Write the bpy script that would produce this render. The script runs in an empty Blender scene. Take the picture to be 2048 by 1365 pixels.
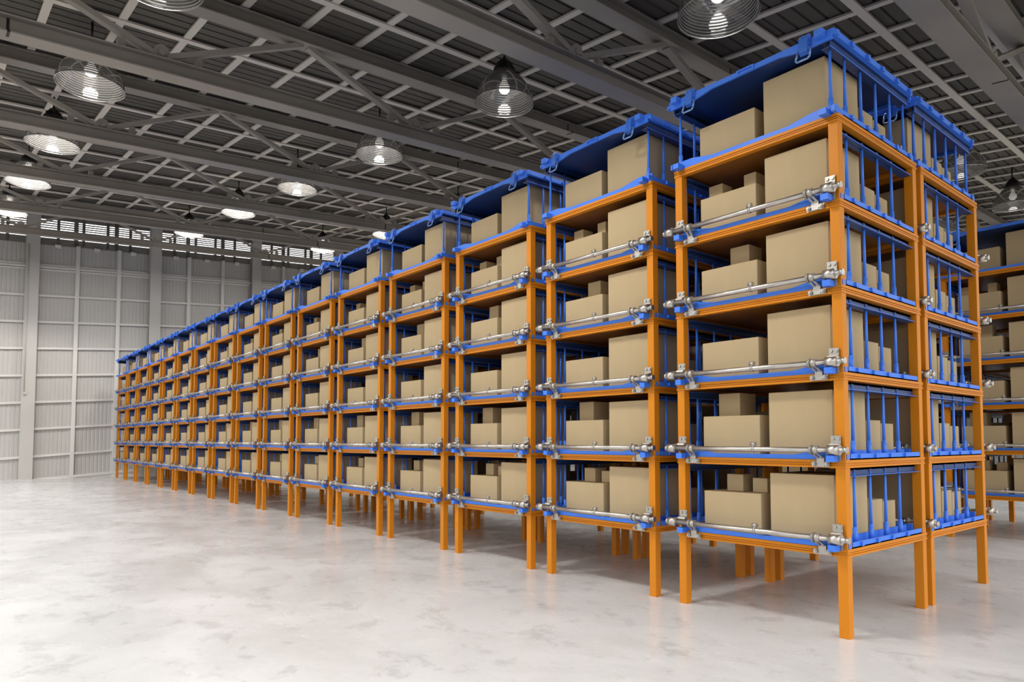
import bpy, math, random
from mathutils import Vector, Matrix
random.seed(7)
D = bpy.data
SC = bpy.context.scene
COL = SC.collection
PI = math.pi

# ------------------------------------------------------------------ mesh builder
class MB:
    """collects vertices and faces; build() links them as one mesh object"""
    def __init__(s): s.v = []; s.f = []; s.sm = []
    def add(s, vs, fs, smooth=False):
        o = len(s.v); s.v += [tuple(p) for p in vs]
        s.f += [tuple(i + o for i in q) for q in fs]; s.sm += [smooth] * len(fs)
        return s
    def hexa(s, c):      # 8 corners: bottom ring then top ring
        return s.add(c, [(3,2,1,0),(4,5,6,7),(0,1,5,4),(1,2,6,5),(2,3,7,6),(3,0,4,7)])
    def box(s, x0, x1, y0, y1, z0, z1):
        return s.hexa([(x0,y0,z0),(x1,y0,z0),(x1,y1,z0),(x0,y1,z0),(x0,y0,z1),(x1,y0,z1),(x1,y1,z1),(x0,y1,z1)])
    def dbox(s, x0, x1, d0, d1, z0, z1):     # d = depth behind the front plane (world -y)
        return s.box(x0, x1, -d1, -d0, z0, z1)
    def cbox(s, x0, x1, y0, y1, z0, z1, c):  # box with chamfered edges
        vs = []; idx = {}
        for i, X in enumerate((x0, x1)):
            for j, Y in enumerate((y0, y1)):
                for k, Z in enumerate((z0, z1)):
                    sx, sy, sz = (1,-1)[i], (1,-1)[j], (1,-1)[k]
                    idx[i,j,k] = len(vs)
                    vs += [(X, Y+sy*c, Z+sz*c), (X+sx*c, Y, Z+sz*c), (X+sx*c, Y+sy*c, Z)]
        fs = []
        def q(*a): fs.append(tuple(idx[t[0]] + t[1] for t in a))
        for i in (0,1): q(*[((i,j,k),0) for j,k in (((0,0),(0,1),(1,1),(1,0)) if i==0 else ((0,0),(1,0),(1,1),(0,1)))])
        for j in (0,1): q(*[((i,j,k),1) for i,k in (((0,0),(1,0),(1,1),(0,1)) if j==0 else ((0,0),(0,1),(1,1),(1,0)))])
        for k in (0,1): q(*[((i,j,k),2) for i,j in (((0,0),(0,1),(1,1),(1,0)) if k==0 else ((0,0),(1,0),(1,1),(0,1)))])
        for i in (0,1):
            for j in (0,1): q(((i,j,0),0),((i,j,1),0),((i,j,1),1),((i,j,0),1))
        for i in (0,1):
            for k in (0,1): q(((i,0,k),0),((i,1,k),0),((i,1,k),2),((i,0,k),2))
        for j in (0,1):
            for k in (0,1): q(((0,j,k),1),((1,j,k),1),((1,j,k),2),((0,j,k),2))
        for i in (0,1):
            for j in (0,1):
                for k in (0,1): q(((i,j,k),0),((i,j,k),1),((i,j,k),2))
        return s.add(vs, fs)
    def cyl(s, p, q, r0, r1=None, n=12, caps=True):
        r1 = r0 if r1 is None else r1
        p = Vector(p); q = Vector(q); d = (q - p).normalized()
        a = d.orthogonal().normalized(); b = d.cross(a)
        vs = []
        for c, r in ((p, r0), (q, r1)):
            for i in range(n):
                t = 2*PI*i/n; vs.append(c + (a*math.cos(t) + b*math.sin(t))*r)
        s.add(vs, [(i, (i+1)%n, n+(i+1)%n, n+i) for i in range(n)], True)
        if caps:
            o = len(s.v) - 2*n
            s.f += [tuple(o+i for i in reversed(range(n))), tuple(o+n+i for i in range(n))]; s.sm += [False, False]
        return s
    def lathe(s, prof, c=(0,0,0), n=32, smooth=True):   # prof: (radius, z)
        vs = [(c[0]+r*math.cos(2*PI*i/n), c[1]+r*math.sin(2*PI*i/n), c[2]+z) for r, z in prof for i in range(n)]
        fs = [(k*n+i, k*n+(i+1)%n, (k+1)*n+(i+1)%n, (k+1)*n+i) for k in range(len(prof)-1) for i in range(n)]
        return s.add(vs, fs, smooth)
    def prism_xz(s, pts, y0, y1):     # polygon in xz extruded along y
        n = len(pts)
        vs = [(x, y0, z) for x, z in pts] + [(x, y1, z) for x, z in pts]
        return s.add(vs, [tuple(range(n)), tuple(reversed(range(n, 2*n)))] + [(i, n+i, n+(i+1)%n, (i+1)%n) for i in range(n)])
    def tube(s, pts, r, n=8):
        for a, b in zip(pts[:-1], pts[1:]): s.cyl(a, b, r, n=n)
        return s
    def ring(s, c, axis_x0, axis_x1, r, n=18):   # short drum along x
        return s.cyl((axis_x0, c[1], c[2]), (axis_x1, c[1], c[2]), r, n=n)
    def mesh(s, name, mat):
        me = D.meshes.new(name); me.from_pydata(s.v, [], s.f); me.update()
        if any(s.sm): me.polygons.foreach_set('use_smooth', s.sm)
        import bmesh as _b
        bm = _b.new(); bm.from_mesh(me); _b.ops.recalc_face_normals(bm, faces=bm.faces[:]); bm.to_mesh(me); bm.free()
        me.materials.append(mat)
        return me
    def build(s, name, mat, parent=None, loc=(0,0,0)):
        return put(name, s.mesh(name, mat), parent, loc)

def put(name, me, parent=None, loc=(0,0,0)):
    o = D.objects.new(name, me); COL.objects.link(o); o.location = loc
    if parent is not None: o.parent = parent
    return o
def tag(o, label=None, cat=None, group=None, kind=None):
    if label: o['label'] = label
    if cat: o['category'] = cat
    if group: o['group'] = group
    if kind: o['kind'] = kind
    return o
def empty(name, loc, label=None, cat=None, group=None, kind=None):
    o = D.objects.new(name, None); COL.objects.link(o); o.location = loc; o.empty_display_size = .2
    return tag(o, label, cat, group, kind)
kids = {}
def copy_tree(o, parent=None):
    c = o.copy(); COL.objects.link(c)
    if parent is not None: c.parent = parent
    for ch in o.children: copy_tree(ch, c)
    return c

# ------------------------------------------------------------------ materials
def mat(name):
    m = D.materials.new(name); m.use_nodes = True
    nt = m.node_tree; b = nt.nodes['Principled BSDF']
    return m, nt, b
def simple(name, col, rough=.5, metal=0., spec=.5):
    m, nt, b = mat(name)
    b.inputs['Base Color'].default_value = (*col, 1); b.inputs['Roughness'].default_value = rough
    b.inputs['Metallic'].default_value = metal; b.inputs['Specular IOR Level'].default_value = spec
    return m
def noisy(name, c0, c1, scale, rough=.6, spec=.4, detail=4, lo=.35, hi=.65, stretch=None, metal=0.):
    m, nt, b = mat(name); N = nt.nodes; L = nt.links
    tc = N.new('ShaderNodeTexCoord'); mp = N.new('ShaderNodeMapping'); no = N.new('ShaderNodeTexNoise'); cr = N.new('ShaderNodeValToRGB')
    if stretch: mp.inputs['Scale'].default_value = stretch
    no.inputs['Scale'].default_value = scale; no.inputs['Detail'].default_value = detail
    cr.color_ramp.elements[0].position = lo; cr.color_ramp.elements[0].color = (*c0, 1)
    cr.color_ramp.elements[1].position = hi; cr.color_ramp.elements[1].color = (*c1, 1)
    L.new(tc.outputs['Object'], mp.inputs['Vector']); L.new(mp.outputs['Vector'], no.inputs['Vector'])
    L.new(no.outputs['Fac'], cr.inputs['Fac']); L.new(cr.outputs['Color'], b.inputs['Base Color'])
    b.inputs['Roughness'].default_value = rough; b.inputs['Specular IOR Level'].default_value = spec
    b.inputs['Metallic'].default_value = metal
    return m
M_ORANGE = noisy('orange_paint', (.61,.208,.008), (.655,.226,.009), 1.5, .45, .22)
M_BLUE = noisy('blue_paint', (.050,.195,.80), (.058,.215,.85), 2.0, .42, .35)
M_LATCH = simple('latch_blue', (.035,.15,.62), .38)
M_BLUE_SHADED = simple('deep_blue_paint', (.024,.062,.21), .45)  # cage blue darkened: shade under the beams put into the header rail colour
M_BLUE_UNLIT = simple('blue_paint_unlit', (.012,.035,.135), .35)  # cage blue darkened further: shade under the top roofs painted in
M_ORANGE_SHADED = noisy('orange_paint_shaded', (.22,.085,.016), (.26,.10,.02), .8, .3, .4)  # rack orange darkened to brown: shade below the decks put into the colour
M_CARD = noisy('cardboard', (.445,.342,.20), (.475,.366,.215), 2.2, .8, .15, stretch=(1,1,.25))
M_STEEL = noisy('zinc_steel', (.50,.475,.44), (.60,.57,.53), 9, .36, .5, metal=1.)
M_STEEL2 = simple('dull_zinc', (.46,.44,.40), .45, .85)
M_BLACK = simple('black_metal', (.008,.008,.008), .35)
M_TRUSS = noisy('grey_truss_paint', (.31,.285,.250), (.37,.342,.300), .6, .6, .3)
M_PURLIN = simple('pale_purlin_paint', (.68,.635,.565), .55, spec=.3)
M_ROOF = noisy('roof_sheet', (.10,.092,.079), (.125,.114,.099), .35, .7, .25)
M_WALL = noisy('wall_sheet', (.49,.478,.458), (.54,.528,.506), .25, .62, .3, stretch=(1,1,.3))
M_WALLTRIM = simple('wall_steel_paint', (.70,.685,.66), .55, spec=.3)
M_COLUMN = noisy('column_paint', (.50,.485,.46), (.56,.545,.52), .3, .55, .3)
M_LOUVER = simple('louver_paint', (.20,.19,.175), .6)
M_GAP = simple('black_joint', (.012,.011,.010), .6)
M_FIX = simple('fixture_white', (.7,.68,.64), .5)

def concrete():
    m, nt, b = mat('polished_concrete'); N = nt.nodes; L = nt.links
    tc = N.new('ShaderNodeTexCoord')
    def noise(sc, det, rough=.6, dist=0., st=None):
        mp = N.new('ShaderNodeMapping'); no = N.new('ShaderNodeTexNoise')
        if st: mp.inputs['Scale'].default_value = st
        no.inputs['Scale'].default_value = sc; no.inputs['Detail'].default_value = det
        no.inputs['Roughness'].default_value = rough; no.inputs['Distortion'].default_value = dist
        L.new(tc.outputs['Object'], mp.inputs['Vector']); L.new(mp.outputs['Vector'], no.inputs['Vector']); return no
    def ramp(src, p0, p1, c0, c1):
        r = N.new('ShaderNodeValToRGB'); e = r.color_ramp.elements
        e[0].position = p0; e[1].position = p1; e[0].color = (*c0,1); e[1].color = (*c1,1)
        L.new(src, r.inputs['Fac']); return r
    big = ramp(noise(.55, 6, .62, .4).outputs['Fac'], .34, .66, (.735,.738,.738), (.81,.813,.813))
    patch = ramp(noise(1.7, 10, .72, .35, (1,1.3,1)).outputs['Fac'], .545, .605, (1,1,1), (.84,.837,.83))
    cloud = ramp(noise(.42, 8, .66, .5, (1,1.4,1)).outputs['Fac'], .46, .60, (1,1,1), (.90,.898,.892))
    fine = ramp(noise(14, 5, .7).outputs['Fac'], .3, .7, (.95,.95,.95), (1,1,1))
    mx = N.new('ShaderNodeMixRGB'); mx.blend_type = 'MULTIPLY'; mx.inputs['Fac'].default_value = 1
    L.new(big.outputs['Color'], mx.inputs['Color1']); L.new(patch.outputs['Color'], mx.inputs['Color2'])
    mx2 = N.new('ShaderNodeMixRGB'); mx2.blend_type = 'MULTIPLY'; mx2.inputs['Fac'].default_value = 1
    L.new(mx.outputs['Color'], mx2.inputs['Color1']); L.new(fine.outputs['Color'], mx2.inputs['Color2'])
    mx3 = N.new('ShaderNodeMixRGB'); mx3.blend_type = 'MULTIPLY'; mx3.inputs['Fac'].default_value = 1
    L.new(mx2.outputs['Color'], mx3.inputs['Color1']); L.new(cloud.outputs['Color'], mx3.inputs['Color2'])
    L.new(mx3.outputs['Color'], b.inputs['Base Color'])
    ro = ramp(noise(.9, 6, .6, .5).outputs['Fac'], .35, .65, (.20,.20,.20), (.33,.33,.33))
    L.new(ro.outputs['Color'], b.inputs['Roughness'])
    b.inputs['Specular IOR Level'].default_value = .5
    return m
M_FLOOR = concrete()

M_UNSEEN_GROUND = noisy('unseen_dark_ground', (.09,.088,.085), (.13,.127,.122), 3, .9, .2)  # unseen outer ground, made dark to cut light bounced onto the near roof
def shade_glass():
    m = D.materials.new('ribbed_glass'); m.use_nodes = True; nt = m.node_tree; N = nt.nodes; L = nt.links
    N.clear()
    out = N.new('ShaderNodeOutputMaterial'); tr = N.new('ShaderNodeBsdfTransparent'); gl = N.new('ShaderNodeBsdfGlossy')
    df = N.new('ShaderNodeBsdfDiffuse'); lw = N.new('ShaderNodeLayerWeight'); m1 = N.new('ShaderNodeMixShader'); m2 = N.new('ShaderNodeMixShader')
    ma = N.new('ShaderNodeMath'); ma.operation = 'MULTIPLY_ADD'
    tr.inputs['Color'].default_value = (.42,.412,.40,1); gl.inputs['Color'].default_value = (.95,.94,.92,1); gl.inputs['Roughness'].default_value = .06
    df.inputs['Color'].default_value = (.24,.235,.225,1)
    lw.inputs['Blend'].default_value = .35
    ma.inputs[1].default_value = .5; ma.inputs[2].default_value = .22
    L.new(lw.outputs['Facing'], ma.inputs[0]); L.new(ma.outputs['Value'], m1.inputs['Fac'])
    L.new(tr.outputs['BSDF'], m1.inputs[1]); L.new(gl.outputs['BSDF'], m1.inputs[2])
    m2.inputs['Fac'].default_value = .28
    L.new(m1.outputs['Shader'], m2.inputs[1]); L.new(df.outputs['BSDF'], m2.inputs[2]); L.new(m2.outputs['Shader'], out.inputs['Surface'])
    return m
M_GLASS = shade_glass()
M_RIB = simple('rib_glass', (.16,.155,.148), .15, .0, .9)
def emis(name, col, st):
    m = D.materials.new(name); m.use_nodes = True; nt = m.node_tree; nt.nodes.clear()
    o = nt.nodes.new('ShaderNodeOutputMaterial'); e = nt.nodes.new('ShaderNodeEmission')
    e.inputs['Color'].default_value = (*col,1); e.inputs['Strength'].default_value = st
    nt.links.new(e.outputs['Emission'], o.inputs['Surface']); return m
M_BULB = emis('lit_bulb', (1,.96,.90), 3)

# ------------------------------------------------------------------ camera (solved from the photograph)
CAM = Vector((-2.9484, 6.3889, 1.8270))
yaw, pit = -0.698230667, 0.0490502694
fw = Vector((math.cos(yaw)*math.cos(pit), math.sin(yaw)*math.cos(pit), math.sin(pit)))
rt = fw.cross(Vector((0,0,1))).normalized(); up = rt.cross(fw)
cd = D.cameras.new('camera'); cam = D.objects.new('camera', cd); COL.objects.link(cam)
cam.matrix_world = Matrix(((rt.x,up.x,-fw.x,CAM.x),(rt.y,up.y,-fw.y,CAM.y),(rt.z,up.z,-fw.z,CAM.z),(0,0,0,1)))
cd.sensor_width = 36; cd.lens = 1371.06*36/2048
cd.shift_x = -(1043.23-1024)/2048; cd.shift_y = (813.54-682.5)/2048
cd.clip_end = 300
SC.camera = cam

# ------------------------------------------------------------------ storage racks
W, DP, LEG, ZB, DZ = 1.894, 1.871, .094, .742, .824      # rack width, depth, post side, lowest beam, tier height
PITCH, GAP = 2.2302, 2.004
NCOL = 16
BASE = .075                                              # beam height; a cage stands on top of it
ORD = ['nearest','second','third','fourth','fifth','sixth','seventh','eighth','ninth','tenth','eleventh','twelfth','thirteenth','fourteenth','fifteenth','farthest']
TIER = ['bottom tier','second tier','third tier','fourth tier','fifth tier','top tier']
def column(c): return 'nearest column' if c == 0 else ('farthest column' if c == NCOL-1 else ORD[c] + ' column')
ROW = {0: 'front row', 1: 'back row', 2: 'far row', 3: 'far row rear'}

def post_mesh():
    return MB().cbox(0, LEG, -LEG, 0, 0, ZB+5*DZ+.01, .003).mesh('post', M_ORANGE)
def beam_mesh():
    b = MB()
    for z0, z1, o in ((0,.020,.007),(.020,.028,-.006),(.028,.040,.004),(.040,.047,-.006),(.047,BASE,.007)):
        t = .06
        b.box(-o, W+o, -t, o, z0, z1); b.box(-o, W+o, -DP-o, -DP+t, z0, z1)
        b.box(-o, t, -DP+t, -t, z0, z1); b.box(W-t, W+o, -DP+t, -t, z0, z1)
    return b.mesh('shelf_frame', M_ORANGE)
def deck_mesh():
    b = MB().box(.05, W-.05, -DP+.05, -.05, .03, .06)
    return b.mesh('shelf_deck', M_ORANGE_SHADED)
# locking bar: tube and its fittings, x along the rack, y = 0 on the rack's front plane
AX, AZ = .075, .169
def bar_parts():
    P = []
    t = MB().cyl((-.02,AX,AZ), (1.97,AX,AZ), .0265, n=18)
    P.append(('tube', t))
    for x0, x1, e in ((.012,.122,-.046), (1.862,1.962,1.985)):
        s = MB().ring((0,AX,AZ), x0, x1, .049, 22).ring((0,AX,AZ), min(x0,x1)-.006, x0+.002, .041, 18)
        k = x0 if e < 1 else x1
        s.ring((0,AX,AZ), min(k,e)+.0, max(k,e), .024, 14)
        s.ring((0,AX,AZ), e-.012, e+.012, .031, 14)
        P.append(('end_sleeve', s))
    for xr, xf in ((.255,.222), (1.66,1.672)):
        c = MB().ring((0,AX,AZ), xr-.042, xr+.012, .041, 18).ring((0,AX,AZ), xr+.014, xr+.024, .048, 18).ring((0,AX,AZ), xr+.028, xr+.036, .044, 18)
        # strap down to a bolted foot on the beam face
        for dx in (-.028, .016):
            c.hexa([(xf+dx-.006,.016,.085),(xf+dx+.018,.016,.085),(xf+dx+.018,.024,.085),(xf+dx-.006,.024,.085),
                    (xr+dx-.006,AX-.012,AZ-.02),(xr+dx+.018,AX-.012,AZ-.02),(xr+dx+.018,AX+.02,AZ-.02),(xr+dx-.006,AX+.02,AZ-.02)])
        c.box(xf-.036, xf+.036, .008, .024, .010, .098)
        c.box(xf-.085, xf+.085, .008, .017, .006, .058)
        for dx in (-.062, .062):
            c.cyl((xf+dx,.012,.034), (xf+dx,.042,.034), .021, .019, 10)
            c.cyl((xf+dx,.042,.034), (xf+dx,.050,.034), .012, n=6)
        P.append(('bar_bracket', c))
    for x0 in (.030, W-.030-.094):
        px = (x0, x0+.022) if x0 < .5 else (x0+.072, x0+.094)
        p = MB().box(x0, x0+.094, .004, .012, .165, .302).box(px[0], px[1], .004, .012, .068, .165)
        p.hexa([(x0,.012,.19),(x0+.094,.012,.19),(x0+.094,.012,.235),(x0,.012,.235),(x0,.058,.205),(x0+.094,.058,.205),(x0+.094,.05,.225),(x0,.05,.225)])
        for dx in (.022, .072):
            for dz in (.092, .276):
                if dz > .2: p.cyl((x0+dx,.012,dz), (x0+dx,.022,dz), .016, n=8)
        P.append(('mounting_plate', p))
    c = MB().ring((0,AX,AZ), .878, .902, .033, 16)
    c.cyl((.868,AX,AZ+.052), (.925,AX-.01,AZ+.054), .020, n=10); c.box(.880, .897, AX-.012, AX+.012, AZ+.02, AZ+.05)
    P.append(('centre_clip', c))
    return P
BP = bar_parts()
ME_POST, ME_BEAM, ME_DECK = post_mesh(), beam_mesh(), deck_mesh()
ME_BAR = [(n, b.mesh(n, M_STEEL if n in ('tube','end_sleeve') else M_STEEL2)) for n, b in BP]
allbar = MB()
for n, b in BP: allbar.add(b.v, b.f); allbar.sm[-len(b.f):] = b.sm
ME_BAR1 = allbar.mesh('locking_bar', M_STEEL)

def make_rack(c, line, loc, detail):
    lab = 'orange steel rack holding blue cages, %s, %s' % (column(c), ROW[line])
    r = empty('storage_rack', loc, lab, 'rack', 'orange storage racks, ' + ROW[line])
    for x in (0, W-LEG):
        for d in (0, DP-LEG): put('post', ME_POST, r, (x, -d, 0))
    for k in range(6):
        f = put('shelf_frame', ME_BEAM, r, (0, 0, ZB+k*DZ))
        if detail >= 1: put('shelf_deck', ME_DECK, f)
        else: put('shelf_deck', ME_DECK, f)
    for k in range(5):
        if line in (0, 2):
            if detail >= 1:
                t = put('locking_bar', ME_BAR[0][1], r, (0, .007, ZB+k*DZ))
                for n, me in ME_BAR[1:]: put(n, me, t)
            else: put('locking_bar', ME_BAR1, r, (0, .007, ZB+k*DZ))
        if detail >= 1:
            t = put('locking_bar', ME_BAR1, r, (W, -DP-.007, ZB+k*DZ)); t.rotation_euler.z = PI; t.scale.y = .88
    return r

# ------------------------------------------------------------------ blue cages
BARS = [.299, .645, .995, 1.345]
LUGS = [.276, .626, .968, 1.333]
def tray_mesh(top, stubs):
    b = MB()
    d0, d1 = (-.07, 1.79) if top else (.100, 1.735)
    b.dbox(.10, W-.10, .03, 1.77, 0, .02)
    for x0, x1, s in ((-.006,.014,-1), (W-.014,W+.006,1)):
        b.dbox(x0, x1, d0, d1, 0, .056)
        b.dbox(min(x0,.10), .10, .10, 1.735, 0, .012) if s < 0 else b.dbox(W-.10, max(x1,W-.1), .10, 1.735, 0, .012)
        for l in LUGS + ([1.667] if top else []):
            if s < 0: b.dbox(x0-.022, x0, l-.022, l+.022, .012, .05)
            else: b.dbox(x1, x1+.022, l-.022, l+.022, .012, .05)
        xi = .135 if s < 0 else W-.147
        b.dbox(xi, xi+.012, .12, 1.70, .0, .085)
    for x0, x1 in ((-.006,.02), (W-.02,W+.006)):
        if not top: b.dbox(x0 if x0 < 0 else W+.001, -.001 if x0 < 0 else x1, .02, .06, 0, .05)
    a, z = (0., W) if top else (.095, W-.095)
    lip = [(a,0),(z,0),(z,.090),(W-.24,.090),(W-.50,.044),(.50,.044),(.24,.090),(a,.090)]
    b.prism_xz(lip, -.020, .001)
    b.prism_xz(lip, -1.79 if top else -1.77, -1.765 if top else -1.745)
    if stubs:
        for x0, x1, xa, xb in ((.056,.130,.097,.130), (W-.130,W-.056,W-.130,W-.097)):
            b.box(x0, x1, .016, .112, -.018, .039); b.box(xa, xb, -.02, .016, .002, .039)
    return b.mesh('tray', M_BLUE)
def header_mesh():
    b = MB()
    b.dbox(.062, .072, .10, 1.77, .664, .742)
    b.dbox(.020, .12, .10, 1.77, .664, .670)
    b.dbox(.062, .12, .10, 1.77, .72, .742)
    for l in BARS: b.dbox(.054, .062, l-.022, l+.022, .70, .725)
    return b.mesh('header_rail', M_BLUE_SHADED)
def rod_mesh(h):
    b = MB().cyl((0,0,.012), (0,0,.165), .0235, n=14).cyl((0,0,.165), (0,0,.178), .0235, .0175, 14, False)
    b.cyl((0,0,.17), (0,0,h), .0175, .0115, 12)
    return b.mesh('rod', M_BLUE)
def roof_mesh():
    b = MB()
    for x0, x1, xo0, xo1 in ((-.018,.03,-.05,-.018), (W-.03,W+.018,W+.018,W+.05)):
        b.dbox(x0, x1, -.07, 1.79, .736, .797)
        for l in LUGS + [-.045, 1.667]: b.dbox(xo0, xo1, l-.025, l+.025, .726, .770)
    for x0, x1, xl0, xl1 in ((.03,.12,.03,.036), (W-.12,W-.03,W-.036,W-.03)):
        b.dbox(xl0-.003, xl0 if xl0 < 1 else xl1+.003, -.05, 1.77, .643, .652)
    fas = [(0,.70),(.30,.70),(.55,.745),(W-.55,.745),(W-.30,.70),(W,.70),(W,.797),(0,.797)]
    b.prism_xz(fas, .05, .072); b.prism_xz(fas, -1.79, -1.768)
    for x0, x1 in ((.060,.140), (W-.140,W-.060)): b.box(x0, x1, .05, .150, .738, .803)
    # slotted pad in the middle of the front edge
    b.box(.82, 1.02, .072, .086, .742, .757); b.box(.82, 1.02, .072, .086, .783, .80)
    b.box(.82, .842, .072, .086, .757, .783); b.box(.998, 1.02, .072, .086, .757, .783)
    return b.mesh('roof_frame', M_BLUE)
def latch_mesh():
    b = MB()
    b.cbox(-.058, .058, .066, .098, .735, .842, .012)
    b.hexa([(-.048,.085,.640),(.048,.085,.640),(.048,.073,.80),(-.048,.073,.80),(-.040,.128,.655),(.040,.128,.655),(.044,.112,.80),(-.044,.112,.80)][0:2]+[(.040,.128,.655),(-.040,.128,.655),(-.048,.073,.815),(.048,.073,.815),(.044,.112,.80),(-.044,.112,.80)])
    b.cyl((-.060,.100,.690), (.060,.100,.690), .016, n=12); b.cyl((-.056,.10,.80), (.056,.10,.80), .013, n=10)
    return b.mesh('latch', M_LATCH)
def loop_mesh():
    m = simple('loop_wire', (.22,.36,.66), .35, .3)
    return MB().tube([(-.064,.10,.69),(-.072,.135,.592),(-.054,.138,.570),(.054,.138,.570),(.072,.135,.592),(.064,.10,.69)], .0095).mesh('wire_loop', m)
ME_TRAY = {(t, s): tray_mesh(t, s) for t in (0, 1) for s in (0, 1)}
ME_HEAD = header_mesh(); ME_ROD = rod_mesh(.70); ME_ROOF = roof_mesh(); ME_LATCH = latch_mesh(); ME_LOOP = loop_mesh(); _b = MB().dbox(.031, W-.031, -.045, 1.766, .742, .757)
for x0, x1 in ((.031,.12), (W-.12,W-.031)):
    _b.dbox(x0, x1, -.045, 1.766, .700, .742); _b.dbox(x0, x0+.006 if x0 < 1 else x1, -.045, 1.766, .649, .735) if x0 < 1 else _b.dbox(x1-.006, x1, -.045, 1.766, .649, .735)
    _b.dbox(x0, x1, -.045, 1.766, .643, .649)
ME_SHEET = _b.mesh('roof_sheet', M_BLUE_UNLIT)
RODPOS = {0: [(.06, d) for d in [.128] + BARS], 1: [(.07, .02)] + [(.06, d) for d in BARS] + [(.06, 1.70)]}
ME_LIP = MB().dbox(.014, .0195, .10, 1.77, .664, .669).mesh('edge_lip', M_BLUE)
def side_obj(name, me, parent):
    put('edge_lip', ME_LIP, put(name, me, parent))
    o = put(name, me, parent, (W, -DP, 0)); o.rotation_euler.z = PI
    put('edge_lip', ME_LIP, o)
    return o
def make_cage(c, line, k, loc, detail):
    top = 1 if k == 5 else 0
    desc = 'roofed blue steel cage' if top else 'open blue steel cage'
    r = empty('stacking_cage', loc, '%s, %s, %s, %s' % (desc, TIER[k], column(c), ROW[line]), 'cage', 'blue stacking cages, ' + ROW[line])
    put('tray', ME_TRAY[top, 1 if (line in (0, 2) or top) else 0], r)
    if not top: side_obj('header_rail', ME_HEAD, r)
    for x, d in (RODPOS[top] if line == 0 or c == 0 else RODPOS[top][:2]):
        put('rod', ME_ROD, r, (x, -d, 0)); put('rod', ME_ROD, r, (W-x, -d, 0))
    if top:
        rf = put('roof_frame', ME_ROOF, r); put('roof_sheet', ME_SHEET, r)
        for x in (.262, W-.285):
            l = put('latch', ME_LATCH, r, (x, 0, 0))
            if c < 8: put('wire_loop', ME_LOOP, l)
    return r

# ------------------------------------------------------------------ cardboard boxes (x0, x1, depth0, depth1, z0, z1) in cage space
BOX = {'wide': (.937,1.632,.12,.74,.022,.447), 'tall': (.168,.832,.12,.83,.022,.672),
       'mid': (.170,.62,.868,1.19,.022,.392), 'low': (.170,.64,1.205,1.51,.022,.362),
       'rear': (.66,1.02,.92,1.42,.022,.615), 'deep': (1.08,1.66,.95,1.62,.022,.52)}
SMALL = {4: [('left small', (1.463,1.642,.30,.50,.449,.640)), ('right small', (1.041,1.189,.30,.52,.449,.648))],
         3: [('small', (1.138,1.374,.30,.56,.449,.688))],
         1: [('small', (1.281,1.550,.30,.62,.449,.706))],
         0: [('left small', (1.256,1.458,.30,.52,.449,.634)), ('right small', (.969,1.141,.30,.46,.449,.602))]}
box_me = {}
def box_mesh(key, s):
    if key not in box_me:
        w, d, h = s[1]-s[0], s[3]-s[2], s[5]-s[4]
        b = MB().cbox(0, w, -d, 0, 0, h, .004)
        box_me[key] = b.mesh('cardboard_box', M_CARD)
    return box_me[key]
stuff = MB()
NBOX = [0]
def add_box(kind, s, cage, single, label):
    x, y, z = cage
    if single:
        o = put('cardboard_box', box_mesh((round(s[1]-s[0],3), round(s[3]-s[2],3), round(s[5]-s[4],3)), s), None, (x+s[0], y-s[2], z+s[4]))
        tag(o, label, 'box', 'cardboard boxes in the cages'); NBOX[0] += 1
    else: stuff.box(x+s[0], x+s[1], y-s[3], y-s[2], z+s[4], z+s[5])
def fill(c, line, k, loc):
    T = '%s, %s, %s' % (TIER[k], column(c), ROW[line])
    front = line == 0
    add_box('wide', BOX['wide'], loc, front or (line == 2 and c == 0), 'low wide cardboard box, ' + T)
    add_box('tall', BOX['tall'], loc, front or c == 0 and line in (1, 2), 'tall cardboard box, ' + T)
    for n, s in SMALL.get(k, []):
        add_box('small', s, loc, (front and c < 7) or (line == 2 and c == 0), '%s cardboard box on the wide box, %s' % (n, T))
    for n, lab in (('mid','middle'), ('low','lowest'), ('rear','inner'), ('deep','deep')):
        one = c == 0 and ((line == 0 and n != 'deep') or (line == 1 and n in ('mid','low')))
        lb = {'mid':'medium cardboard box behind the tall box', 'low':'low cardboard box at rear of the end', 'rear':'upright cardboard box deep inside', 'deep':''}[n]
        add_box(n, BOX[n], loc, one, lb + ', ' + T)

for line, y0, cols in ((0, 0., 16), (1, -GAP, 16), (2, -8.2, 3), (3, -8.2-GAP, 3)):
    for c in range(cols):
        det = 1 if (c < 4 and line == 0) or (c < 1 and line in (1, 2)) else 0
        make_rack(c, line, (c*PITCH, y0, 0), det)
        for k in range(6):
            loc = (c*PITCH, y0, ZB+k*DZ+BASE+.0015)
            make_cage(c, line, k, loc, det)
            fill(c, line, k, loc)
o = stuff.build('cardboard_boxes', M_CARD)
tag(o, 'remaining cardboard boxes deeper inside the cages of both rows', 'boxes', kind='stuff')

# ------------------------------------------------------------------ the hall: its own two axes rise gently (pitched roof)
EX = Vector((.99414834,.02230965,.10569461)); EY = Vector((.05133022,-.99568633,.0772913))
def SH(s, t, h): return CAM + EX*s + EY*t + Vector((0,0,h))
def shbox(b, s0, s1, t0, t1, h0, h1):
    return b.hexa([SH(s0,t0,h0),SH(s1,t0,h0),SH(s1,t1,h0),SH(s0,t1,h0),SH(s0,t0,h1),SH(s1,t0,h1),SH(s1,t1,h1),SH(s0,t1,h1)])
T0, T1 = -2.5, 62.
SW = 39.6
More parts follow.
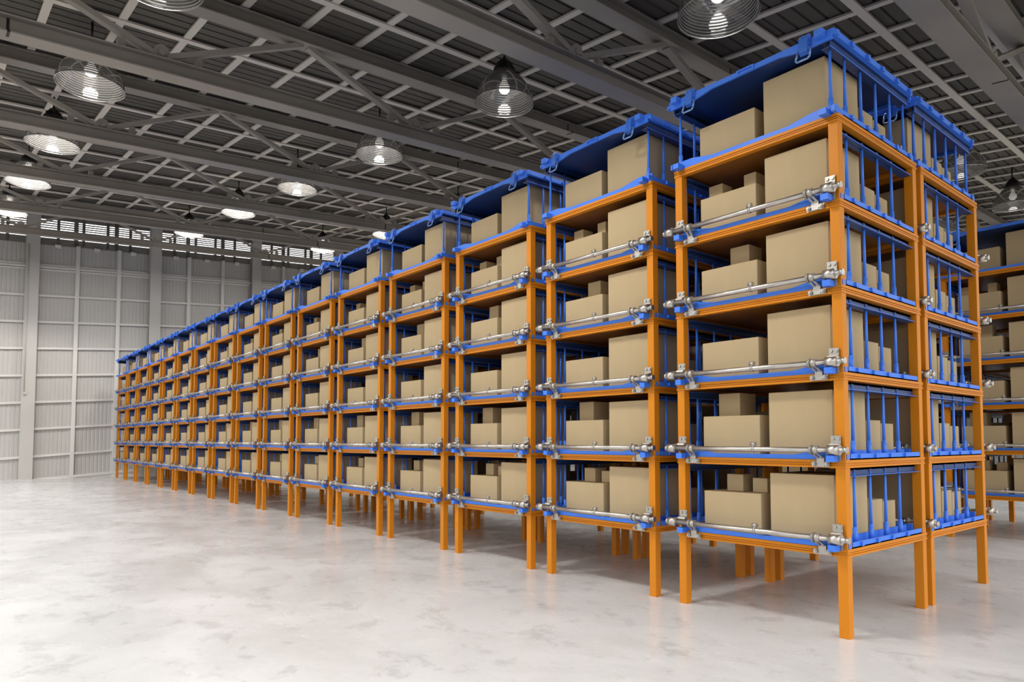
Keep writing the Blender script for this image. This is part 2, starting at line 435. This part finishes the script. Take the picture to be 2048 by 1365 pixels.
# floor
fl = MB().add([(-7.5,-75,0),(62,-75,0),(62,9.5,0),(-7.5,9.5,0)], [(0,1,2,3)]).build('floor', M_FLOOR); tag(fl, kind='structure')
gr = MB().add([(-60,-75,-.012),(62,-75,-.012),(62,60,-.012),(-60,60,-.012)], [(0,1,2,3)]).build('ground', M_UNSEEN_GROUND); tag(gr, kind='structure')
# roof sheet with standing ribs
b = MB(); HR = 6.52; pitch = .29; n = int((SW+4)/pitch); vs = []
for i in range(n):
    s = -3 + i*pitch
    for ds, dh in ((0,0),(.235,0),(.243,.05),(.282,.05)): vs += [SH(s+ds,T0,HR+dh), SH(s+ds,T1,HR+dh)]
b.add(vs, [(2*i, 2*i+1, 2*i+3, 2*i+2) for i in range(len(vs)//2-1)])
# upper skin closes the roof from above
b.add([SH(-3,T0,HR+.2),SH(SW+1,T0,HR+.2),SH(SW+1,T1,HR+.2),SH(-3,T1,HR+.2)], [(0,1,2,3)])
tag(b.build('ceiling', M_ROOF), kind='structure')
# purlins along the trusses
PY = [(-1.5,),(1.4,),(3.3,),(4.78,),(6.47,),(9.75,),(11.53,),(15.06,),(16.9,),(20.6,),(22.4,),(26.2,),(28.0,),(32.3,),(34.2,),(38.0,)]
tn = [0]
def structure(b, m, name='trim', lab=None):
    tn[0] += 1
    return tag(b.build('%s_%d' % (name, tn[0]) if name == 'trim' else name, m), kind='structure')
for (s,) in PY:
    structure(shbox(MB(), s-.085, s+.085, T0, T1, 6.425, 6.47), M_PURLIN)
# short cross purlins bay by bay
CH = [-2.1, 2.9, 7.78, 12.9, 18.12, 23.5, 29.7, 35.7]       # truss lines
PH = [2.5, 12.91-8*1.18, 2.0, 2.75, 2.35, 2.6, 2.2]
for i in range(len(CH)-1):
    b = MB(); t = PH[i] - 8*1.185
    while t < T1-1:
        if t > T0: shbox(b, CH[i], CH[i+1], t-.072, t+.072, 6.455, 6.50)
        t += 1.185
    structure(b, M_PURLIN)
b = MB(); t = 2.5-8*1.185
while t < T1-1:
    if t > T0: shbox(b, 35.7, SW, t-.072, t+.072, 6.455, 6.50)
    t += 1.185
structure(b, M_PURLIN)

# roof trusses: two wide-flanged chords, zigzag braces and joint plates
def chord(b, s, h0, h1, t0, t1):
    shbox(b, s-.21, s+.21, t0, t1, h0, h0+.022); shbox(b, s-.018, s+.018, t0, t1, h0+.022, h1-.022); shbox(b, s-.15, s+.15, t0, t1, h1-.022, h1)
LAB = ['','crossing the top right corner','second nearest','third nearest, with a splice at the left','fourth nearest','fifth nearest','second farthest','farthest, just before the louver wall']
for i, s in enumerate(CH):
    r = empty('roof_truss', SH(s, 8, 4.75), 'grey steel roof truss, %s' % (LAB[i] or 'above the camera'), 'truss', 'roof trusses', 'structure')
    off = -SH(s, 8, 4.75)
    def part(b, name, m=M_TRUSS):
        b.v = [tuple(Vector(p)+off) for p in b.v]; return b.build(name, m, r)
    b = MB(); chord(b, s, 4.75, 5.05, T0, T1); part(b, 'bottom_chord')
    b = MB(); chord(b, s, 6.12, 6.42, T0, T1); part(b, 'top_chord')
    t = 5.6 - 2*5.27
    k = 0
    while t < T1-3:
        for a, e in ((t-2.55, t-.06), (t+.06, t+2.55)):
            if a < T0 or e > T1: continue
            p, q = (SH(s, a, 5.10), SH(s, e, 6.13)) if e < t else (SH(s, a, 6.13), SH(s, e, 5.10))
            d = (q-p).normalized(); side = EX.normalized(); nrm = d.cross(side).normalized()
            b = MB(); w, h = .085, .045
            b.hexa([p-side*w-nrm*h, p+side*w-nrm*h, p+side*w+nrm*h, p-side*w+nrm*h, q-side*w-nrm*h, q+side*w-nrm*h, q+side*w+nrm*h, q-side*w+nrm*h])
            part(b, 'brace')
        tb = t - 2.63
        if tb > T0+1:
            b = MB(); shbox(b, s-.10, s+.10, tb-.55, tb+.55, 5.05, 5.075)
            c0 = SH(s-.07, tb+.0, 5.16); c1 = SH(s+.07, tb+.0, 5.16); b.cyl(c0, c1, .13, n=16)
            c0 = SH(s-.10, tb, 5.16); c1 = SH(s+.10, tb, 5.16); b.cyl(c0, c1, .06, n=10)
            for dt in (-.62, .62): shbox(b, s-.06, s+.06, tb+dt-.06, tb+dt+.06, 5.05, 5.22)
            part(b, 'joint_plate')
        t += 5.27
    for ts in (.82, 13.7, 26.6, 39.5):       # splice seams
        for h0, h1, dt in ((4.748,5.052,0), (6.118,6.422,-.35)):
            b = MB(); shbox(b, s-.215, s+.02, ts+dt-.02, ts+dt+.02, h0-.004, h0+.03); shbox(b, s-.022, s+.022, ts+dt-.02, ts+dt+.02, h0, h1)
            part(b, 'splice_seam', M_GAP)

# ------------------------------------------------------------------ far wall
HLV0, HLV1 = 4.92, 6.45          # louver band
def ribbed(b, s, t0, t1, hb, ht, pitch=.17, z0=None):
    vs = []; n = int((t1-t0)/pitch)
    for i in range(n+1):
        t = t0+i*pitch
        for dt, ds in ((0,0),(.10,0),(.115,.012),(.15,.012)):
            p = SH(s+ds, t+dt, hb)
            if z0 is not None: p.z = z0
            vs += [p, SH(s+ds, t+dt, ht)]
    b.add(vs, [(2*i, 2*i+1, 2*i+3, 2*i+2) for i in range(len(vs)//2-1)])
b = MB(); ribbed(b, SW, -8, 45, 0, HLV0, z0=-.15)
shbox(b, SW+.03, SW+.06, -8, 45, HLV1, HLV1+.6)
tag(b.build('wall_far', M_WALL), kind='structure')
def zbox(b, s0, s1, t0, t1, z0, h1):   # stands on the floor, top follows the roof
    c = [SH(s0,t0,0),SH(s1,t0,0),SH(s1,t1,0),SH(s0,t1,0)]
    for p in c: p.z = z0
    return b.hexa(c + [SH(s0,t0,h1),SH(s1,t0,h1),SH(s1,t1,h1),SH(s0,t1,h1)])
for h in (3.76, 2.39, 1.12, -.145, -1.43, -2.70, -3.97, -5.26):
    b = MB(); shbox(b, SW-.11, SW, -8, 45, h-.05, h+.05)
    if h == 3.76:
        shbox(b, SW-.06, SW, -8, 45, h+.07, h+.16); shbox(b, SW-.06, SW, -8, 45, h-.16, h-.08)
    structure(b, M_WALLTRIM)
for t in (.3, 1.95, 5.62, 7.42, 10.78, 12.56, 16.06, 17.85, 21.3, 23.1):
    structure(zbox(MB(), SW-.15, SW, t-.085, t+.085, 0, HLV0), M_WALLTRIM)
b = MB(); zbox(b, SW-.10, SW, 4.6, 45, 0, -6.35); shbox(b, SW-.16, SW-.0, -8, 45, -6.42, -6.30)
tag(b.build('baseboard_far', M_WALLTRIM), kind='structure')
TC = [-1.6, 3.78, 9.08, 14.38, 19.6, 24.9, 30.2]
CL = ['beyond the left edge','leftmost, with a thin conduit','second from left','third from left','hidden behind the roofed cages','farther right behind the racks','farthest right behind the racks']
for t, cl in zip(TC, CL):
    b = MB(); zbox(b, SW-.34, SW-.05, t-.17, t+.17, 0, 6.4); zbox(b, SW-.36, SW-.33, t-.26, t+.26, 0, 6.4); zbox(b, SW-.06, SW-.02, t-.28, t+.28, 0, 6.4)
    tag(b.build('column', M_COLUMN), 'grey steel wall column between louver windows, ' + cl, 'column', 'wall columns', 'structure')
# conduit clipped to the first column
b = MB(); p = SH(SW-.40, 3.60, 0); q = SH(SW-.40, 3.60, 4.8); p.z = 4.0; b.cyl(p, q, .022, n=8); b.box(p.x-.05, p.x+.05, p.y-.09, p.y+.02, p.z-.05, p.z+.07)
structure(b, M_COLUMN)
# louver windows, one per bay
MUL = [4.79, 5.52, 5.84, 6.89, 7.28, 7.91, 10.03, 10.71, 11.11, 12.15, 12.55, 13.21, 15.36, 16.07, 16.38, 17.47, 17.85, 18.49]
for i, (a, e) in enumerate(zip(TC[:-1], TC[1:])):
    r = empty('window_%d' % (i+1), SH(SW, a, HLV0), kind='structure'); off = -SH(SW, a, HLV0)
    a += .1; e -= .1
    def part(b, name, m):
        b.v = [tuple(Vector(p)+off) for p in b.v]; return b.build(name, m, r)
    b = MB(); shbox(b, SW-.05, SW+.06, a, e, HLV0-.05, HLV0+.03); shbox(b, SW-.05, SW+.06, a, e, HLV1-.05, HLV1+.05)
    part(b, 'window_frame', M_LOUVER)
    ms = [m for m in MUL if a < m < e] or [a+(e-a)*f for f in (.18,.33,.4,.62,.7,.83)]
    b = MB()
    for j, m in enumerate(ms): shbox(b, SW-.05, SW+.05, m-(.09 if j % 3 == 1 else .06), m+(.09 if j % 3 == 1 else .06), HLV0, HLV1)
    part(b, 'mullions', M_LOUVER)
    b = MB(); h = HLV0+.02
    while h < HLV1-.03:
        openz = 5.06 < h < 6.02
        z1 = .052 if openz else .106
        c = [SH(SW-.05,a,h),SH(SW+.04,a,h+.0),SH(SW+.04,e,h+.0),SH(SW-.05,e,h)]
        b.hexa(c + [p+Vector((0,0,z1)) for p in c]); h += .106
    part(b, 'louver_slats', M_LOUVER)
# small floodlight boxes under the louvers
FX = [(4.77,), (6.41,), (8.04,), (10.09,), (11.69,), (13.33,), (15.43,), (17.2,)]
for i, (t,) in enumerate(FX):
    c = SH(SW-.11, t, 4.80)
    b = MB().cbox(-.10, .10, -.13, .13, -.07, .09, .02); b.box(.0, .14, -.05, .05, .02, .10)
    o = b.build('wall_fixture', M_FIX, None, c)
    tag(o, 'small white box fixture under the louvers, %s from left' % ['first','second','third','fourth','fifth','sixth','seventh','eighth'][i], 'fixture', 'white wall fixtures')
# right-hand wall, far beyond the rows
b = MB()
vs = []
for i in range(int((SW+13)/.5)+1):
    s = -13+i*.5
    for ds, dt in ((0,0),(.3,0),(.34,.05),(.46,.05)):
        p = SH(s+ds, T1-1+dt, 0); p.z = -.1; vs += [p, SH(s+ds, T1-1+dt, HR+.1)]
b.add(vs, [(2*i, 2*i+1, 2*i+3, 2*i+2) for i in range(len(vs)//2-1)])
tag(b.build('wall_right', M_WALL), kind='structure')
b = MB(); ribbed(b, SW, 45, 63, 0, HLV1+.5, z0=-.15); tag(b.build('wall_far', M_WALL), kind='structure')

# ------------------------------------------------------------------ pendant lamps
SP = [5.4, 10.5, 15.7, 21.0, 26.5, 33.0]
TP = [2.35, 8.95, 15.5, 21.6, 27.6]
def shade_r(u):
    return .215 + (.60-.215)*math.sin(u*PI/2*.98)**.85, .62*(1-u)**.9
def shade():
    prof = [shade_r(i/24) for i in range(25)]
    return MB().lathe(prof + [(.606,-.008)], n=48).mesh('lamp_shade', M_GLASS)
def ribs():
    b = MB(); N = 15
    for i in range(1, N+1):
        r, z = shade_r((i-.45)/N); r -= .013; q = .0095
        b.lathe([(r+q*math.cos(a*PI/4), z+q*1.15*math.sin(a*PI/4)) for a in range(9)], n=48)
    return b.mesh('glass_ribs', M_RIB)
def cap():
    return MB().lathe([(.0,.98),(.03,.98),(.045,.93),(.10,.91),(.125,.85),(.175,.82),(.185,.74),(.225,.72),(.23,.60),(.16,.58),(.0,.58)], n=28).mesh('lamp_cap', M_BLACK)
ME_SHADE, ME_CAP, ME_RIBS = shade(), cap(), ribs()
ME_BULBM = MB().lathe([(.0,.0)]+[(.115*math.sin(a*PI/10), .115-.115*math.cos(a*PI/10)) for a in range(1,8)]+[(.05,.27),(.05,.38)], n=20).mesh('bulb', M_BULB)
ME_RIM = MB().lathe([(.606,-.02),(.612,-.012),(.606,-.004),(.600,-.012),(.606,-.02)], n=48).mesh('shade_rim', simple('rim_chrome', (.7,.68,.65), .2, 1.))
PLACE = ['nearest', 'second nearest', 'third nearest', 'fourth nearest', 'fifth nearest', 'farthest']
def lamp_label(i, j):
    g = 'ribbed glass pendant lamp, '
    if j == 0: return g + ('above the top of the view' if i == 0 else PLACE[i-1] + ' in the leftmost line of lamps' if i < 5 else 'farthest in the leftmost line of lamps')
    if j == 1: return g + ('cut by the top edge beside the nearest rack' if i == 0 else PLACE[i] + ' in the second line of lamps')
    if j == 2 and i == 4: return g + 'seen just above the roofed cages in mid row'
    if j == 2 and i == 5: return g + 'smallest, close above the far cages'
    if i == 0: return g + ('hung behind the roof of the nearest rack' if j == 2 else 'seen through bars of the nearest rack roof' if j == 3 else 'at the right edge above the far row')
    return g + 'hidden behind the racks, %s in line %s' % (PLACE[i], ('three', 'four', 'five')[j-2])
POWER = 540.
for i, s in enumerate(SP):
    for j, t in enumerate(TP):
        h = 5.2
        c = SH(s, t, h)
        r = empty('pendant_lamp', c, lamp_label(i, j), 'lamp', 'pendant lamps')
        put('glass_ribs', ME_RIBS, put('lamp_shade', ME_SHADE, r)); put('shade_rim', ME_RIM, r); put('lamp_cap', ME_CAP, r); put('bulb', ME_BULBM, r, (0,0,.20))
        MB().cyl((0,0,.97), (0,0,6.56-h), .022, n=8).build('hanging_rod', M_BLACK, r)
        ld = D.lights.new('lamp_light', 'SPOT'); ld.energy = (POWER if j == 0 else .5*POWER if j == 1 else .3*POWER)*(1.75,1.15,.9,.95,1.2,2.7)[i]; ld.spot_size = math.radians(134); ld.spot_blend = .3; ld.shadow_soft_size = .5; ld.color = (1,.965,.92)
        lo = D.objects.new('lamp_light', ld); COL.objects.link(lo); lo.location = (0,0,-.03); lo.parent = r
        ld = D.lights.new('bulb_glow', 'POINT'); ld.energy = (5,11,40,110,210,300)[i]; ld.shadow_soft_size = .12; ld.color = (1,.95,.89)
        lo = D.objects.new('bulb_glow', ld); COL.objects.link(lo); lo.location = (0,0,.14); lo.parent = r

# ------------------------------------------------------------------ sky light through sides left open for it, boosted along x for rack ends
wd = D.worlds.new('world'); SC.world = wd; wd.use_nodes = True
bg = wd.node_tree.nodes['Background']; bg.inputs["Strength"].default_value = 1.88
_n = wd.node_tree.nodes; _l = wd.node_tree.links
_tc = _n.new('ShaderNodeTexCoord'); _sx = _n.new('ShaderNodeSeparateXYZ'); _cr = _n.new('ShaderNodeValToRGB')
_cr.color_ramp.elements[0].position = .02; _cr.color_ramp.elements[0].color = (.62,.612,.60,1)
_cr.color_ramp.elements[1].position = .40; _cr.color_ramp.elements[1].color = (1,.99,.975,1)
_ma = _n.new('ShaderNodeMath'); _ma.operation = 'MULTIPLY_ADD'; _ma.inputs[1].default_value = 1.2; _ma.inputs[2].default_value = .55
_ab = _n.new('ShaderNodeMath'); _ab.operation = 'ABSOLUTE'; _l.new(_sx.outputs['X'], _ab.inputs[0])
_mx = _n.new('ShaderNodeMixRGB'); _mx.blend_type = 'MULTIPLY'; _mx.inputs['Fac'].default_value = 1
_l.new(_tc.outputs['Generated'], _sx.inputs['Vector']); _l.new(_sx.outputs['Z'], _cr.inputs['Fac'])
_l.new(_ab.outputs['Value'], _ma.inputs[0]); _l.new(_cr.outputs['Color'], _mx.inputs['Color1']); _l.new(_ma.outputs['Value'], _mx.inputs['Color2'])
_l.new(_mx.outputs['Color'], bg.inputs['Color'])

SC.view_settings.view_transform = 'Standard'; SC.view_settings.look = 'None'; SC.view_settings.gamma = 1; SC.view_settings.exposure = -0.14
SC.view_settings.use_curve_mapping = False
cy = SC.cycles
cy.max_bounces = 7; cy.diffuse_bounces = 4; cy.glossy_bounces = 3; cy.transparent_max_bounces = 16; cy.transmission_bounces = 4
cy.caustics_reflective = False; cy.caustics_refractive = False; cy.sample_clamp_indirect = 4.0; cy.use_denoising = True
print('boxes', NBOX[0], 'objects', len(D.objects))
